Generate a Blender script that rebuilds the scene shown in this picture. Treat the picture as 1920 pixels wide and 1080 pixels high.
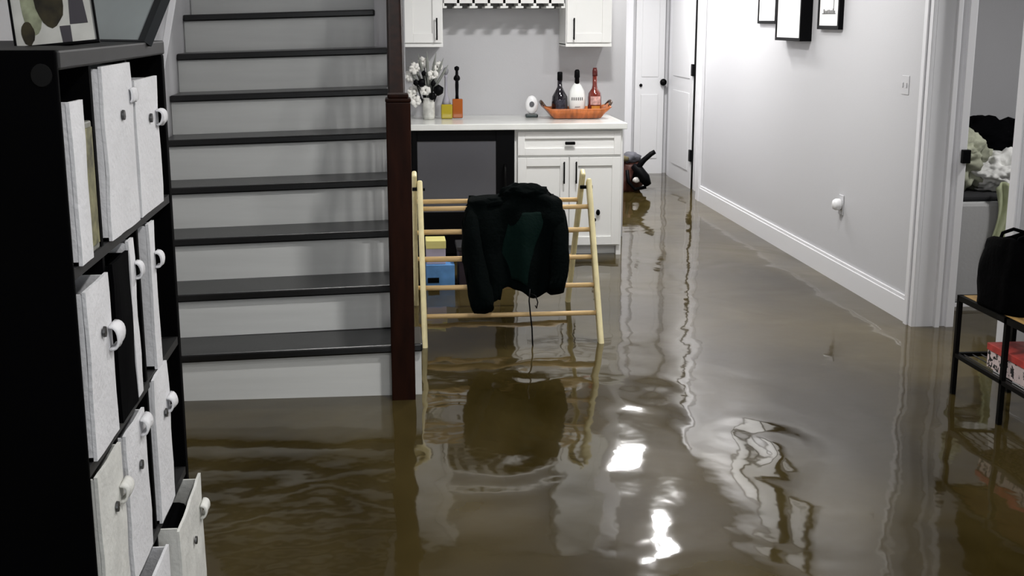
import bpy, bmesh, math, random
from mathutils import Vector, Matrix, noise
random.seed(7)
PI = math.pi
D = bpy.data
for o in list(D.objects): D.objects.remove(o)
C = bpy.context.scene.collection
sc = bpy.context.scene

# ---------------------------------------------------------------- camera
cam = D.cameras.new('camera'); cam.sensor_width = 36; cam.lens = 2290/1920*36
cam.clip_start = .05; cam.clip_end = 100
co = D.objects.new('camera', cam); C.objects.link(co)
co.location = (0, 0, 1.5)
co.rotation_euler = (math.radians(90-12.4), 0, math.radians(-5.53))
sc.camera = co
# ---------------------------------------------------------------- world, exposure
w = D.worlds.new('world'); sc.world = w; w.use_nodes = True
w.node_tree.nodes['Background'].inputs[0].default_value = (.9, .95, 1, 1)
w.node_tree.nodes['Background'].inputs[1].default_value = .35
vs = sc.view_settings
vs.view_transform = 'Standard'; vs.look = 'None'; vs.gamma = 1; vs.use_curve_mapping = False
vs.exposure = 0.0
CEIL = 2.38
# ---------------------------------------------------------------- lamps: (x, y, watts, radius)
DOWNLIGHTS = [(2.03, 10.35, 46, .09), (2.05, 8.85, 24, .052), (1.97, 8.5, 7, .045), (1.80, 8.22, 7, .045),
              (1.15, 6.7, 33, .08), (1.75, 6.3, 11, .08), (.7, 3.6, 22, .08), (1.5, 2.6, 14, .08), (.4, 1.2, 18, .08),
              (-.55, 6.6, 0, 0)]
def lamp(name, loc, power, size, rot=(0, 0, 0), color=(1, .985, .97), shape='DISK', sy=None, spread=PI):
    l = D.lights.new(name, 'AREA'); l.energy = power; l.shape = shape; l.size = size
    if sy: l.size_y = sy
    l.color = color; l.spread = spread
    o = D.objects.new(name, l); C.objects.link(o); o.location = loc; o.rotation_euler = rot
    return o

# ---------------------------------------------------------------- materials
def mat(name, col, rough=.6, metal=0, bump=0, bscale=20, var=0, vscale=6, spec=.5, stretch=(1, 1, 1), trans=0, coat=0, emit=0, ior=1.45, alpha=None):
    m = D.materials.new(name); m.use_nodes = True
    nt = m.node_tree; b = nt.nodes['Principled BSDF']
    b.inputs['Base Color'].default_value = (*col, 1)
    b.inputs['Roughness'].default_value = rough
    b.inputs['Metallic'].default_value = metal
    b.inputs['Specular IOR Level'].default_value = spec
    b.inputs['IOR'].default_value = ior
    b.inputs['Transmission Weight'].default_value = trans
    b.inputs['Coat Weight'].default_value = coat
    if emit:
        b.inputs['Emission Color'].default_value = (*col, 1); b.inputs['Emission Strength'].default_value = emit
    if var or bump:
        tc = nt.nodes.new('ShaderNodeTexCoord'); mp = nt.nodes.new('ShaderNodeMapping')
        mp.inputs['Scale'].default_value = stretch
        nt.links.new(tc.outputs['Object'], mp.inputs[0])
    if var:
        n = nt.nodes.new('ShaderNodeTexNoise'); n.inputs['Scale'].default_value = vscale; n.inputs['Detail'].default_value = 5
        nt.links.new(mp.outputs[0], n.inputs['Vector'])
        r = nt.nodes.new('ShaderNodeMapRange'); r.inputs[1].default_value = .3; r.inputs[2].default_value = .7
        r.inputs[3].default_value = 1-var; r.inputs[4].default_value = 1+var
        nt.links.new(n.outputs['Fac'], r.inputs[0])
        x = nt.nodes.new('ShaderNodeVectorMath'); x.operation = 'SCALE'; x.inputs[0].default_value = col
        nt.links.new(r.outputs[0], x.inputs['Scale']); nt.links.new(x.outputs[0], b.inputs['Base Color'])
    if bump:
        n = nt.nodes.new('ShaderNodeTexNoise'); n.inputs['Scale'].default_value = bscale; n.inputs['Detail'].default_value = 4
        nt.links.new(mp.outputs[0], n.inputs['Vector'])
        bp = nt.nodes.new('ShaderNodeBump'); bp.inputs['Strength'].default_value = bump; bp.inputs['Distance'].default_value = .01
        nt.links.new(n.outputs['Fac'], bp.inputs['Height']); nt.links.new(bp.outputs[0], b.inputs['Normal'])
    return m
M = {}
M['wall'] = mat('wall_paint', (.52, .52, .535), .5, bump=.05, bscale=120)
M['ceiling'] = mat('ceiling_paint', (.6, .6, .6), .9, bump=.1, bscale=150)
M['trim'] = mat('trim_paint', (.74, .74, .76), .32)
M['door'] = mat('door_paint', (.68, .68, .69), .4)
M['cab'] = mat('cabinet_paint', (.82, .82, .8), .38)
M['counter'] = mat('counter_stone', (.76, .77, .74), .16, var=.06, vscale=5)
M['riser'] = mat('riser_paint', (.78, .79, .77), .3, var=.05, vscale=3, stretch=(.5, 1, 6))
M['tread'] = mat('tread_wood', (.0035, .0033, .0035), .3, spec=.6, bump=.05, bscale=30, stretch=(1, 12, 1), var=.3)
M['newel'] = mat('newel_wood', (.016, .0045, .002), .5, spec=.12, var=.5, vscale=9, stretch=(3, 3, .5))
M['blackwood'] = mat('blackwood', (.0008, .0008, .0011), .7, var=.2, spec=.04)
M['shelfwood'] = mat('shelf_top_wood', (.014, .014, .0145), .55, var=.25, vscale=14, stretch=(6, .6, 1))
M['bin'] = mat('bin_fabric', (.8, .8, .82), .85, bump=.25, bscale=90, var=.05, vscale=9)
M['binold'] = mat('bin_fabric_worn', (.74, .74, .7), .85, bump=.25, bscale=60, var=.12, vscale=12)
M['darkbin'] = mat('dark_bin_fabric', (.001, .001, .0015), .85, spec=.04)
M['rivet'] = mat('rivet', (.12, .12, .12), .4, metal=1)
M['pine'] = mat('light_pine', (.84, .74, .42), .45, var=.12, vscale=5, stretch=(3, 3, 3))
M['rung'] = mat('rung_wood', (.72, .5, .24), .45, var=.15, vscale=9, stretch=(1, 8, 8))
M['jacket'] = mat('jacket_cloth', (.0006, .0018, .0017), .9, spec=.04, bump=.4, bscale=60)
M['jacketg'] = mat('jacket_panel_cloth', (.0022, .0085, .0068), .9, spec=.05, bump=.4, bscale=60)
M['black'] = mat('black_plastic', (.0015, .0015, .002), .5, spec=.1)
M['blackmetal'] = mat('black_metal', (.002, .002, .002), .45, spec=.12)
M['fridgeglass'] = mat('fridge_glass', (.085, .085, .095), .22, var=.08, vscale=2)
M['plugwhite'] = mat('white_plastic', (.85, .85, .86), .3)
M['mat'] = mat('mat_board', (.88, .88, .88), .6)
M['ink'] = mat('sketch_ink', (.12, .12, .12), .7)
M['glass'] = mat('clear_glass', (.97, .98, .98), .02, trans=1, ior=1.45)
M['lampglow'] = mat('lamp_glow', (1, .98, .95), .5, emit=30)
M['lamptrim'] = mat('lamp_trim', (.8, .8, .8), .4)
M['floor'] = mat('floor_planks', (.12, .09, .06), .5, var=.2, stretch=(6, 1, 1))

def water_mat():
    m = D.materials.new('murky_water'); m.use_nodes = True; nt = m.node_tree; b = nt.nodes['Principled BSDF']
    tc = nt.nodes.new('ShaderNodeTexCoord')
    mp = nt.nodes.new('ShaderNodeMapping'); mp.inputs['Scale'].default_value = (.9, .5, 1)
    nt.links.new(tc.outputs['Object'], mp.inputs[0])
    n = nt.nodes.new('ShaderNodeTexNoise'); n.inputs['Scale'].default_value = 1.6; n.inputs['Detail'].default_value = 4
    nt.links.new(mp.outputs[0], n.inputs['Vector'])
    r = nt.nodes.new('ShaderNodeValToRGB')
    r.color_ramp.elements[0].position = .35; r.color_ramp.elements[0].color = (.024, .0165, .0035, 1)
    r.color_ramp.elements[1].position = .68; r.color_ramp.elements[1].color = (.075, .056, .020, 1)
    nt.links.new(n.outputs['Fac'], r.inputs[0]); nt.links.new(r.outputs[0], b.inputs['Base Color'])
    b.inputs['Roughness'].default_value = .05; b.inputs['IOR'].default_value = 1.40
    mp2 = nt.nodes.new('ShaderNodeMapping'); mp2.inputs['Scale'].default_value = (1, .8, 1)
    nt.links.new(tc.outputs['Object'], mp2.inputs[0])
    n1 = nt.nodes.new('ShaderNodeTexNoise'); n1.inputs['Scale'].default_value = 2.2; n1.inputs['Detail'].default_value = 1.5; n1.inputs['Distortion'].default_value = .6
    n2 = nt.nodes.new('ShaderNodeTexNoise'); n2.inputs['Scale'].default_value = 9; n2.inputs['Detail'].default_value = 2
    for q in (n1, n2): nt.links.new(mp2.outputs[0], q.inputs['Vector'])
    b1 = nt.nodes.new('ShaderNodeBump'); b1.inputs['Strength'].default_value = 1; b1.inputs['Distance'].default_value = .008
    b2 = nt.nodes.new('ShaderNodeBump'); b2.inputs['Strength'].default_value = 1; b2.inputs['Distance'].default_value = .0008
    nt.links.new(n1.outputs['Fac'], b1.inputs['Height']); nt.links.new(n2.outputs['Fac'], b2.inputs['Height'])
    nt.links.new(b1.outputs[0], b2.inputs['Normal']); nt.links.new(b2.outputs[0], b.inputs['Normal'])
    return m
M['water'] = water_mat()

# ---------------------------------------------------------------- mesh builder (world coordinates)
def wloc(o):
    v = Vector((0, 0, 0))
    while o is not None: v = v + o.location; o = o.parent
    return v
class B:
    def __init__(s): s.bm = bmesh.new()
    def box(s, x0, x1, y0, y1, z0, z1, rot=None, piv=None):
        r = bmesh.ops.create_cube(s.bm, size=1)['verts']
        for v in r: v.co = Vector(((x0+x1)/2+v.co.x*(x1-x0), (y0+y1)/2+v.co.y*(y1-y0), (z0+z1)/2+v.co.z*(z1-z0)))
        if rot is not None:
            p = Vector(piv or ((x0+x1)/2, (y0+y1)/2, (z0+z1)/2))
            for v in r: v.co = rot @ (v.co-p) + p
        return s
    def hexa(s, pts):   # 4 bottom, 4 top
        v = [s.bm.verts.new(p) for p in pts]
        for f in ((3, 2, 1, 0), (4, 5, 6, 7), (0, 1, 5, 4), (1, 2, 6, 5), (2, 3, 7, 6), (3, 0, 4, 7)): s.bm.faces.new([v[i] for i in f])
        return s
    def tube(s, pts, r, n=12, cap=True, flat=None):
        pts = [Vector(p) for p in pts]; rs = r if isinstance(r, (list, tuple)) else [r]*len(pts)
        rings = []; prev = None
        for i, p in enumerate(pts):
            t = (pts[min(i+1, len(pts)-1)]-pts[max(i-1, 0)]).normalized()
            if prev is None: a = t.orthogonal().normalized()
            else: a = (prev-t*prev.dot(t)).normalized()
            prev = a; b = t.cross(a)
            rings.append([s.bm.verts.new(p+(a*math.cos(2*PI*k/n)+b*math.sin(2*PI*k/n))*rs[i]) for k in range(n)])
        for i in range(len(rings)-1):
            for k in range(n): s.bm.faces.new((rings[i][k], rings[i][(k+1) % n], rings[i+1][(k+1) % n], rings[i+1][k]))
        if cap: s.bm.faces.new(rings[0][::-1]); s.bm.faces.new(rings[-1])
        return s
    def lathe(s, c, prof, n=28, sx=1, sy=1):
        rings = []
        for (r, z) in prof:
            rings.append([s.bm.verts.new((c[0]+r*sx*math.cos(2*PI*k/n), c[1]+r*sy*math.sin(2*PI*k/n), c[2]+z)) for k in range(n)])
        for i in range(len(rings)-1):
            for k in range(n): s.bm.faces.new((rings[i][k], rings[i][(k+1) % n], rings[i+1][(k+1) % n], rings[i+1][k]))
        s.bm.faces.new(rings[0][::-1]); s.bm.faces.new(rings[-1])
        return s
    def blob(s, c, r, sub=3, amp=.15, freq=3, seed=0):
        q = bmesh.ops.create_icosphere(s.bm, subdivisions=sub, radius=1)['verts']
        for v in q:
            d = v.co.normalized(); k = 1+amp*noise.noise(d*freq+Vector((seed, seed*2, 0)))+amp*.4*noise.noise(d*freq*2.7+Vector((seed, 5, 0)))
            v.co = Vector((c[0]+d.x*r[0]*k, c[1]+d.y*r[1]*k, c[2]+d.z*r[2]*k))
        return s
    def grid(s, fn, nu, nv):
        vv = [[s.bm.verts.new(fn(i/nu, j/nv)) for j in range(nv+1)] for i in range(nu+1)]
        for i in range(nu):
            for j in range(nv): s.bm.faces.new((vv[i][j], vv[i+1][j], vv[i+1][j+1], vv[i][j+1]))
        return s
    def build(s, name, m, parent=None, bevel=0, smooth=False, solid=0, sub=0, at=None):
        bm = s.bm
        bmesh.ops.recalc_face_normals(bm, faces=bm.faces)
        off = wloc(parent)
        if at is not None: off = Vector(at)
        for v in bm.verts: v.co -= off
        me = D.meshes.new(name); bm.to_mesh(me); bm.free()
        me.materials.append(M[m] if isinstance(m, str) else m)
        if smooth:
            for p in me.polygons: p.use_smooth = True
        o = D.objects.new(name, me); C.objects.link(o)
        if parent: o.parent = parent
        elif at is not None: o.location = at
        if solid:
            k = o.modifiers.new('s', 'SOLIDIFY'); k.thickness = solid; k.offset = 0
        if bevel:
            k = o.modifiers.new('b', 'BEVEL'); k.width = bevel; k.segments = 2; k.limit_method = 'ANGLE'
        if sub:
            k = o.modifiers.new('u', 'SUBSURF'); k.levels = sub; k.render_levels = sub
        return o
def thing(name, loc, label, cat, group=None):
    o = D.objects.new(name, None); C.objects.link(o); o.location = loc; o.empty_display_size = .1
    o['label'] = label; o['category'] = cat
    if group: o['group'] = group
    return o
def tag(o, label, cat, group=None, kind=None):
    o['label'] = label; o['category'] = cat
    if group: o['group'] = group
    if kind: o['kind'] = kind
    return o
def struct(o, label=None):
    o['kind'] = 'structure'
    if label: o['label'] = label
    return o
def bx(*a): return B().box(*a)

# ================================================================ SETTING
XR = 2.575; XL = -1.10; BK = 8.42
struct(bx(-1.4, 5.0, -2.6, 12.3, -.16, -.06).build('floor', 'floor'), 'wood floor lying under the flood water')
struct(bx(XL-.12, XL, -2.6, 12.3, -.06, 4.2).build('wall_left', 'wall'), 'pale grey wall on the left behind the bookcase and stairs')
struct(bx(XL-.12, 5.0, -2.72, -2.6, -.06, 2.5).build('wall_behind_camera', 'wall'), 'pale wall behind the camera')
# right wall, split by doorway 4.85..5.73
b = B(); b.box(XR, XR+.18, 5.73, 10.15, -.06, CEIL+.1); b.box(XR, XR+.18, -2.6, 4.85, -.06, CEIL+.1); b.box(XR, XR+.18, 4.85, 5.73, 2.05, CEIL+.1)
struct(b.build('wall_right', 'wall'), 'long pale grey wall on the right with framed prints')
struct(bx(2.70, 2.88, 10.15, 12.1, -.06, CEIL+.1).build('wall_hall_right', 'wall'), 'recessed wall at the right end of the hallway')
struct(bx(1.56-.12, 3.0, 12.0, 12.12, -.06, CEIL+.1).build('wall_hall_end', 'wall'), 'end wall of the hallway')
struct(bx(1.50, 1.60, BK, 12.0, -.06, CEIL+.1).build('wall_hall_left', 'wall'), 'left wall of the hallway beyond the cabinets')
struct(bx(-.08, 1.50, BK, BK+.12, -.06, CEIL+.1).build('wall_nook', 'wall'), 'pale grey wall behind the cabinet counter')
struct(bx(-.075, .07, 6.46, BK, -.06, 3.9).build('wall_stairs', 'wall'), 'white wall closing the right side of the upper stairs')
struct(bx(XL, -.08, 9.0, 9.12, -.06, 4.2).build('wall_stairs_back', 'wall'), 'wall at the head of the stairs')
# ceiling with stair opening
b = B(); b.box(XL, 5.0, -2.6, 4.7, CEIL, CEIL+.1); b.box(.07, 5.0, 4.7, 12.3, CEIL, CEIL+.1); b.box(-.08, .07, 4.7, 6.46, CEIL, CEIL+.1)
struct(b.build('ceiling', 'ceiling'), 'white ceiling')
struct(bx(XL-.12, .0, 4.7, 9.12, 4.2, 4.3).build('ceiling_stairwell', 'ceiling'), 'ceiling high above the stairwell')
struct(bx(-.08, .07, 4.7, 6.46, CEIL+.1, 4.2).build('wall_stairwell_upper', 'wall'))
struct(bx(XL, .07, 4.58, 4.7, CEIL+.1, 4.2).build('wall_stairwell_front', 'wall'))
# other room beyond doorway
struct(bx(XR+.18, 4.6, 7.5, 7.62, -.06, CEIL+.1).build('wall_bedroom_back', 'wall'), 'grey wall of the room seen through the doorway')
struct(bx(4.5, 4.62, 2.5, 7.5, -.06, CEIL+.1).build('wall_bedroom_right', 'wall'))
struct(bx(XR+.18, 4.6, 2.4, 2.5, -.06, CEIL+.1).build('wall_bedroom_front', 'wall'))

# baseboards: profile boards
def board_y(x, y0, y1, side=-1, h=.115, name='baseboard_right', label=None):
    b = B(); b.box(min(x, x+side*.017), max(x, x+side*.017), y0, y1, -.06, h)
    b.box(min(x, x+side*.011), max(x, x+side*.011), y0, y1, h, h+.018)
    return struct(b.build(name, 'trim', bevel=.003), label)
board_y(XR, 5.73, 10.13, label='white baseboard along the right wall at the waterline')
board_y(XR, -2.6, 4.76, name='baseboard_right_near')
board_y(2.70, 10.15, 10.62, name='baseboard_hall')
board_y(XL, 2.9, 4.7, side=1, name='baseboard_left')
b = B(); b.box(XR, 2.745, 5.713, 5.73, -.06, .133)
struct(b.build('baseboard_jamb', 'trim'))

# ---------------- doorway to the bedroom: casing and jamb (frame of an open doorway)
b = B()
# far jamb face (faces camera), with stop strip
b.box(XR-.001, 2.765, 5.70, 5.735, -.06, 2.06)
b.box(2.665, 2.69, 5.675, 5.70, -.06, 2.05)
b.box(2.725, 2.765, 5.68, 5.70, -.06, 2.05)
struct(b.build('trim_1', 'trim', bevel=.003), 'white door jamb at the far side of the bedroom doorway')
b = B(); b.box(XR-.02, XR, 5.70, 5.78, -.06, 2.12); b.box(XR-.03, XR-.02, 5.74, 5.78, -.06, 2.12)
struct(b.build('trim_2', 'trim', bevel=.003), 'white casing on the far side of the bedroom doorway')
b = B(); b.box(XR-.02, XR, 4.765, 4.85, -.06, 2.12); b.box(XR-.03, XR-.02, 4.765, 4.80, -.06, 2.12)
b.box(XR-.001, 2.765, 4.845, 4.87, -.06, 2.06)
struct(b.build('trim_3', 'trim', bevel=.003), 'white casing on the near side of the bedroom doorway')
b = B(); b.box(XR-.02, XR, 4.765, 5.78, 2.05, 2.13)
struct(b.build('trim_4', 'trim', bevel=.003))
tag(bx(2.735, 2.775, 5.655, 5.69, .82, .885).build('door_hinge', 'black', bevel=.003), 'black hinge on the white jamb of the bedroom doorway', 'hinge')

# ---------------- hallway doors
def casing_y(x, y0, y1, name):     # vertical casing strip on a wall facing -x
    b = B(); b.box(x-.018, x, y0, y1, -.06, 2.15); b.box(x-.026, x-.018, y0, y0+(y1-y0)*.35, -.06, 2.15)
    return struct(b.build(name, 'trim', bevel=.003))
casing_y(XR, 10.04, 10.17, 'trim_5')
struct(bx(XR, 2.70, 10.15, 10.17, -.06, CEIL).build('trim_6', 'trim'))
casing_y(2.70, 10.66, 10.78, 'trim_7')
casing_y(2.70, 11.72, 11.86, 'trim_8')
dr = struct(bx(2.668, 2.70, 10.815, 11.70, -.04, 2.05).build('door_1', 'door', bevel=.003), 'white hallway door with black hinges at the right')
b = B()
for z0, z1 in ((.15, .85), (.98, 1.95)):
    b.box(2.662, 2.668, 10.93, 11.58, z0, z1)
b.build('door_panel', 'door', dr, bevel=.004)
for z in (.30, 1.06, 1.85):
    bx(2.65, 2.672, 10.785, 10.84, z-.052, z+.052).build('door_hinge', 'black', dr, bevel=.003)
struct(bx(2.672, 2.699, 10.785, 10.812, -.04, 2.05).build('door_gap_shade', 'blackmetal'))  # black strip standing for the shade in the door gap
# end door
d2 = struct(bx(2.37, 2.66, 11.955, 12.0, -.04, 2.05).build('door_2', 'door', bevel=.003), 'white door at the end of the hallway')
b = B()
for z0, z1 in ((.15, .78), (.95, 1.92)): b.box(2.43, 2.60, 11.948, 11.955, z0, z1)
b.build('door_panel', 'door', d2, bevel=.004)
kb = B(); kb.lathe((0, 0, 0), [(.006, 0), (.012, .01), (.03, .02), (.034, .04), (.026, .055), (.004, .06)], 16)
for v in kb.bm.verts: v.co = Vector((2.682-.04+v.co.x, 11.95-v.co.z, .90+v.co.y))
kb.build('door_knob', 'black', d2, smooth=True)
kb = B(); kb.lathe((0, 0, 0), [(.014, 0), (.016, .01), (.01, .02), (.002, .022)], 12)
for v in kb.bm.verts: v.co = Vector((2.425+v.co.x, 11.95-v.co.z, .87+v.co.y))
kb.build('door_lock', 'black', d2, smooth=True)
b = B(); b.box(2.255, 2.345, 11.97, 12.0, -.06, 2.15); b.box(2.255, 2.285, 11.96, 11.97, -.06, 2.15)
struct(b.build('trim_10', 'trim', bevel=.003), 'white casing left of the hallway end door')

# ---------------- water surface
def ripple(x, y):
    z = 0
    for (cx, cy, a, wl, s) in ((1.02, 4.75, .0009, .17, .26), (1.33, 3.98, .0022, .30, .30), (1.22, 4.2, .0012, .20, .22), (.35, 4.1, .0007, .17, .5), (.55, 5.1, .0008, .14, .35)):
        q = Vector((x*3, y*3, cx)); d = math.hypot(x-cx+.10*noise.noise(q), (y-cy)*.7+.12*noise.noise(q+Vector((9, 0, 0))))
        if d < s*3: z += a*math.cos(2*PI*d/wl)*math.exp(-(d/s)**2)
    return z
b = B(); b.grid(lambda u, v: (-1.1+u*5.6, -2.5+v*14.5, ripple(-1.1+u*5.6, -2.5+v*14.5)), 240, 580)
wt = b.build('flood_water', 'water', smooth=True)
tag(wt, 'murky brown flood water covering the whole floor', 'water', kind='stuff')

# ================================================================ STAIRS
sl = .028/1.03
def sz(x): return sl*x    # treads sag slightly to the left
st = thing('staircase', (-.55, 4.9, 0), 'staircase with black treads and pale grey risers rising from the water', 'stairs')
NT = 11
X0 = XL+.035; X1 = -.02
for k in range(NT):
    y = 4.78+.255*k; z = .222+.19*k
    xr = X1 if k < 7 else -.085
    if k == 0: xr = .10
    t = .034
    y1 = y+.29
    b = B(); b.hexa([(X0, y, z-t+sz(X0)), (xr, y, z-t), (xr, y1, z-t), (X0, y1, z-t+sz(X0)), (X0, y, z+sz(X0)), (xr, y, z), (xr, y1, z), (X0, y1, z+sz(X0))])
    b.build('tread', 'tread', st, bevel=.007)
    zb = -.06 if k == 0 else z-.19
    b = B(); ry = y+.028
    b.hexa([(X0, ry, zb+sz(X0)*(k > 0)), (xr-.005, ry, zb), (xr-.005, ry+.02, zb), (X0, ry+.02, zb+sz(X0)*(k > 0)), (X0, ry, z-t+sz(X0)), (xr-.005, ry, z-t), (xr-.005, ry+.02, z-t), (X0, ry+.02, z-t+sz(X0))])
    b.build('riser', 'riser', st)
# left skirt board
b = B(); n = .75
def skirt(x0, x1, dz0, dz1, m, nm):
    b = B(); ya, yb = 4.74, 7.9
    f = lambda y: .222+(y-4.78)*.19/.255
    b.hexa([(x0, ya, -.06), (x1, ya, -.06), (x1, yb, f(yb)-.35), (x0, yb, f(yb)-.35), (x0, ya, f(ya)+dz1), (x1, ya, f(ya)+dz1), (x1, yb, f(yb)+dz1), (x0, yb, f(yb)+dz1)])
    return b.build(nm, m, st, bevel=.003)
skirt(XL, XL+.033, 0, .16, 'wall', 'skirt_board')
# right side panel below the treads
b = B(); f = lambda y: .222+(y-4.82)*.19/.255-.06
b.hexa([(-.018, 4.9, -.06), (.012, 4.9, -.06), (.012, 6.46, -.06), (-.018, 6.46, -.06), (-.018, 4.9, .16), (.012, 4.9, .16), (.012, 6.46, f(6.46)-.05), (-.018, 6.46, f(6.46)-.05)])
b.build('side_panel', 'trim', st)
# newel post
b = B(); b.box(-.027, .068, 4.735, 4.83, -.06, 1.19); b.box(-.029, .070, 4.733, 4.832, 1.19, 1.205); b.box(-.02, .061, 4.742, 4.823, 1.205, 1.222)
b.build('newel_post', 'newel', st, bevel=.005)
# handrail rising from newel
def hr(y): return 1.06+(y-4.8)*.19/.255
b = B()
b.hexa([(-.020, 4.80, hr(4.8)), (.052, 4.80, hr(4.8)), (.052, 6.46, hr(6.46)), (-.020, 6.46, hr(6.46)), (-.014, 4.80, hr(4.8)+.07), (.046, 4.80, hr(4.8)+.07), (.046, 6.46, hr(6.46)+.07), (-.014, 6.46, hr(6.46)+.07)])
b.build('handrail', 'newel', st, bevel=.012)
for k in range(7):
    for q in (.06, .185):
        y = 4.78+.255*k+q
        if y < 4.86: continue
        b = bx(-.006, .024, y-.015, y+.015, .222+.19*k-.14, hr(y)+.02)
        b.build('baluster', 'trim', st, bevel=.003)

# ================================================================ BOOKCASE
BY0, BY1, BX, BXB = 1.915, 2.80, -.50, -.89
bc = thing('cube_bookcase', ((BX+BXB)/2, (BY0+BY1)/2, -.06), 'black open cube bookcase holding white fabric bins', 'bookcase')
ZT = 1.455
bx(BXB, BX+.002, BY0+.012, BY1+.002, ZT-.030, ZT).build('top_panel', 'shelfwood', bc, bevel=.004)
for y0, zz in ((BY0, ZT), (BY1-.028, ZT-.03)): bx(BXB, BX, y0, y0+(.012 if y0 == BY0 else .028), -.06, zz).build('side_panel', 'blackwood', bc, bevel=.003)
SH = [1.118, .79, .475, .15]
for z in SH: bx(BXB, BX-.002, BY0+.012, BY1-.028, z-.018, z).build('shelf', 'shelfwood', bc)
DV = [2.135, 2.42]
for y in DV: bx(BXB, BX-.004, y-.008, y+.008, -.06, ZT-.03).build('divider', 'blackwood', bc)
bx(BXB, BXB+.008, BY0+.012, BY1-.028, -.06, ZT-.03).build('back_panel', 'blackwood', bc)

def fbin(y0, y1, z0, z1, xf, label, m='bin', tab=True, depth=.30, seed=1, tabpos=(.5, .72), rim=True, tabs=(.013, .015), tilt=0, topskew=0, name='storage_bin', rivet=True, group=None):
    cy = (y0+y1)/2
    t = thing(name, (xf-depth/2, cy, z0), label, 'storage bin' if name == 'storage_bin' else 'box', group)
    b = B(); th = .006
    nz = lambda y, z: .0025*noise.noise(Vector((y*14+seed, z*12, seed)))
    N = 8
    # front face panel (slightly sagging), as closed slab
    def fr(u, v):
        y = y0+(y1-y0)*u; z = z0+(z1-z0)*v+topskew*(u-.5)*v
        return (xf+nz(y, z)+.004*math.sin(PI*u)*math.sin(PI*v)+tilt*v, y, z)
    fpts = [[b.bm.verts.new(fr(i/N, j/N)) for j in range(N+1)] for i in range(N+1)]
    bpts = [[b.bm.verts.new(Vector(fr(i/N, j/N))-Vector((th, 0, 0))) for j in range(N+1)] for i in range(N+1)]
    for i in range(N):
        for j in range(N):
            b.bm.faces.new((fpts[i][j], fpts[i+1][j], fpts[i+1][j+1], fpts[i][j+1]))
            b.bm.faces.new((bpts[i][j], bpts[i][j+1], bpts[i+1][j+1], bpts[i+1][j]))
    for i in range(N):
        for (j) in (0, N):
            b.bm.faces.new((fpts[i][j], fpts[i+1][j], bpts[i+1][j], bpts[i][j]))
            b.bm.faces.new((fpts[j][i], fpts[j][i+1], bpts[j][i+1], bpts[j][i]))
    xb = xf-depth
    b.box(xb, xf-th, y0+.001, y0+th, z0, z1-.004); b.box(xb, xf-th, y1-th, y1-.001, z0, z1-.004)
    b.box(xb, xb+th, y0+th, y1-th, z0, z1-.004); b.box(xb, xf-th, y0+.001, y1-.001, z0, z0+th)
    b.build('bin_body', m, t)
    if tab:
        ty = y0+(y1-y0)*tabpos[0]; tz = z0+(z1-z0)*tabpos[1]; hw = min(.026, (y1-y0)*.3)
        b = B()
        def loop(u, v):
            a = PI*v
            return (xf+.003+tabs[0]*math.sin(a)**.7+tilt*tabpos[1], ty-hw+2*hw*u, tz+tabs[1]*math.cos(a)-.012*math.sin(a)*noise.noise(Vector((u*3, seed, v))))
        b.grid(loop, 4, 10)
        b.build('pull_handle', m, t, smooth=True, solid=.004)
        if rivet:
            b = B(); b.lathe((0, 0, 0), [(.0095, 0), (.009, .004), (.001, .005)], 14)
            for v in b.bm.verts: v.co = Vector((xf+.005+v.co.z, cy+v.co.x, z0+(z1-z0)*.70+v.co.y))
            b.build('grommet', 'rivet', t)
    return t
SHG = 'storage bins in the cube bookcase'
fbin(1.955, 2.03, 1.118, 1.375, -.494, 'narrow white box in the top left cube beside a framed picture', name='file_box', tab=False, seed=2)
fbin(2.175, 2.412, 1.119, 1.421, -.494, 'tall white fabric bin in the middle cube of the top shelf', seed=3, tabs=(.004, .012), tabpos=(.96, .80))
fbin(2.435, 2.665, 1.119, 1.385, -.494, 'white fabric bin in the far cube of the top shelf', seed=4, tabpos=(.92, .68))
fbin(1.955, 2.118, .791, 1.075, -.494, 'white fabric bin with folded-over rim in the second shelf near cube', seed=5, tabpos=(.9, .62), tabs=(.016, .020))
fbin(2.150, 2.285, .791, 1.082, -.494, 'black fabric box in the middle cube of the second shelf', m='darkbin', tab=False, seed=6, name='storage_box')
fbin(2.305, 2.350, .791, 1.095, -.497, 'thin white bin wedged right of the black box on second shelf', seed=7, tabpos=(.8, .8), rivet=False)
fbin(2.50, 2.555, .791, 1.095, -.497, 'thin white bin in the far cube of the second shelf', seed=8, tabpos=(.8, .74), rivet=False)
fbin(1.948, 2.125, .476, .765, -.494, 'white fabric bin in the third shelf near cube, sagging outward', seed=9, tabpos=(.86, .72), m='binold')
fbin(2.160, 2.335, .476, .762, -.494, 'white fabric bin in the middle cube of the third shelf', seed=10, tabpos=(.8, .92))
fbin(2.435, 2.59, .476, .785, -.494, 'white fabric bin in the far cube of the third shelf', seed=11, tabpos=(.85, .72))
fbin(2.155, 2.40, .151, .445, -.478, 'white fabric bin in the bottom shelf, mostly below the frame', seed=12, tabpos=(.85, .6))
fbin(2.445, 2.735, .151, .462, -.462, 'white fabric bin pulled out of the bottom far cube, yellowed edge', seed=13, m='binold', tabpos=(.92, .78), topskew=.02)
fbin(1.95, 2.12, .151, .42, -.478, 'white fabric bin in the bottom near cube under the sagging one', seed=14, tabpos=(.85, .7))
tag(bx(-.75, -.49, 2.46, 2.72, .17, .415).build('bin_shade_block', 'darkbin', bevel=.02), 'black block added for the shade inside the pulled-out bottom far bin', 'block')  # black block added to darken the inside of the open bin
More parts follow.
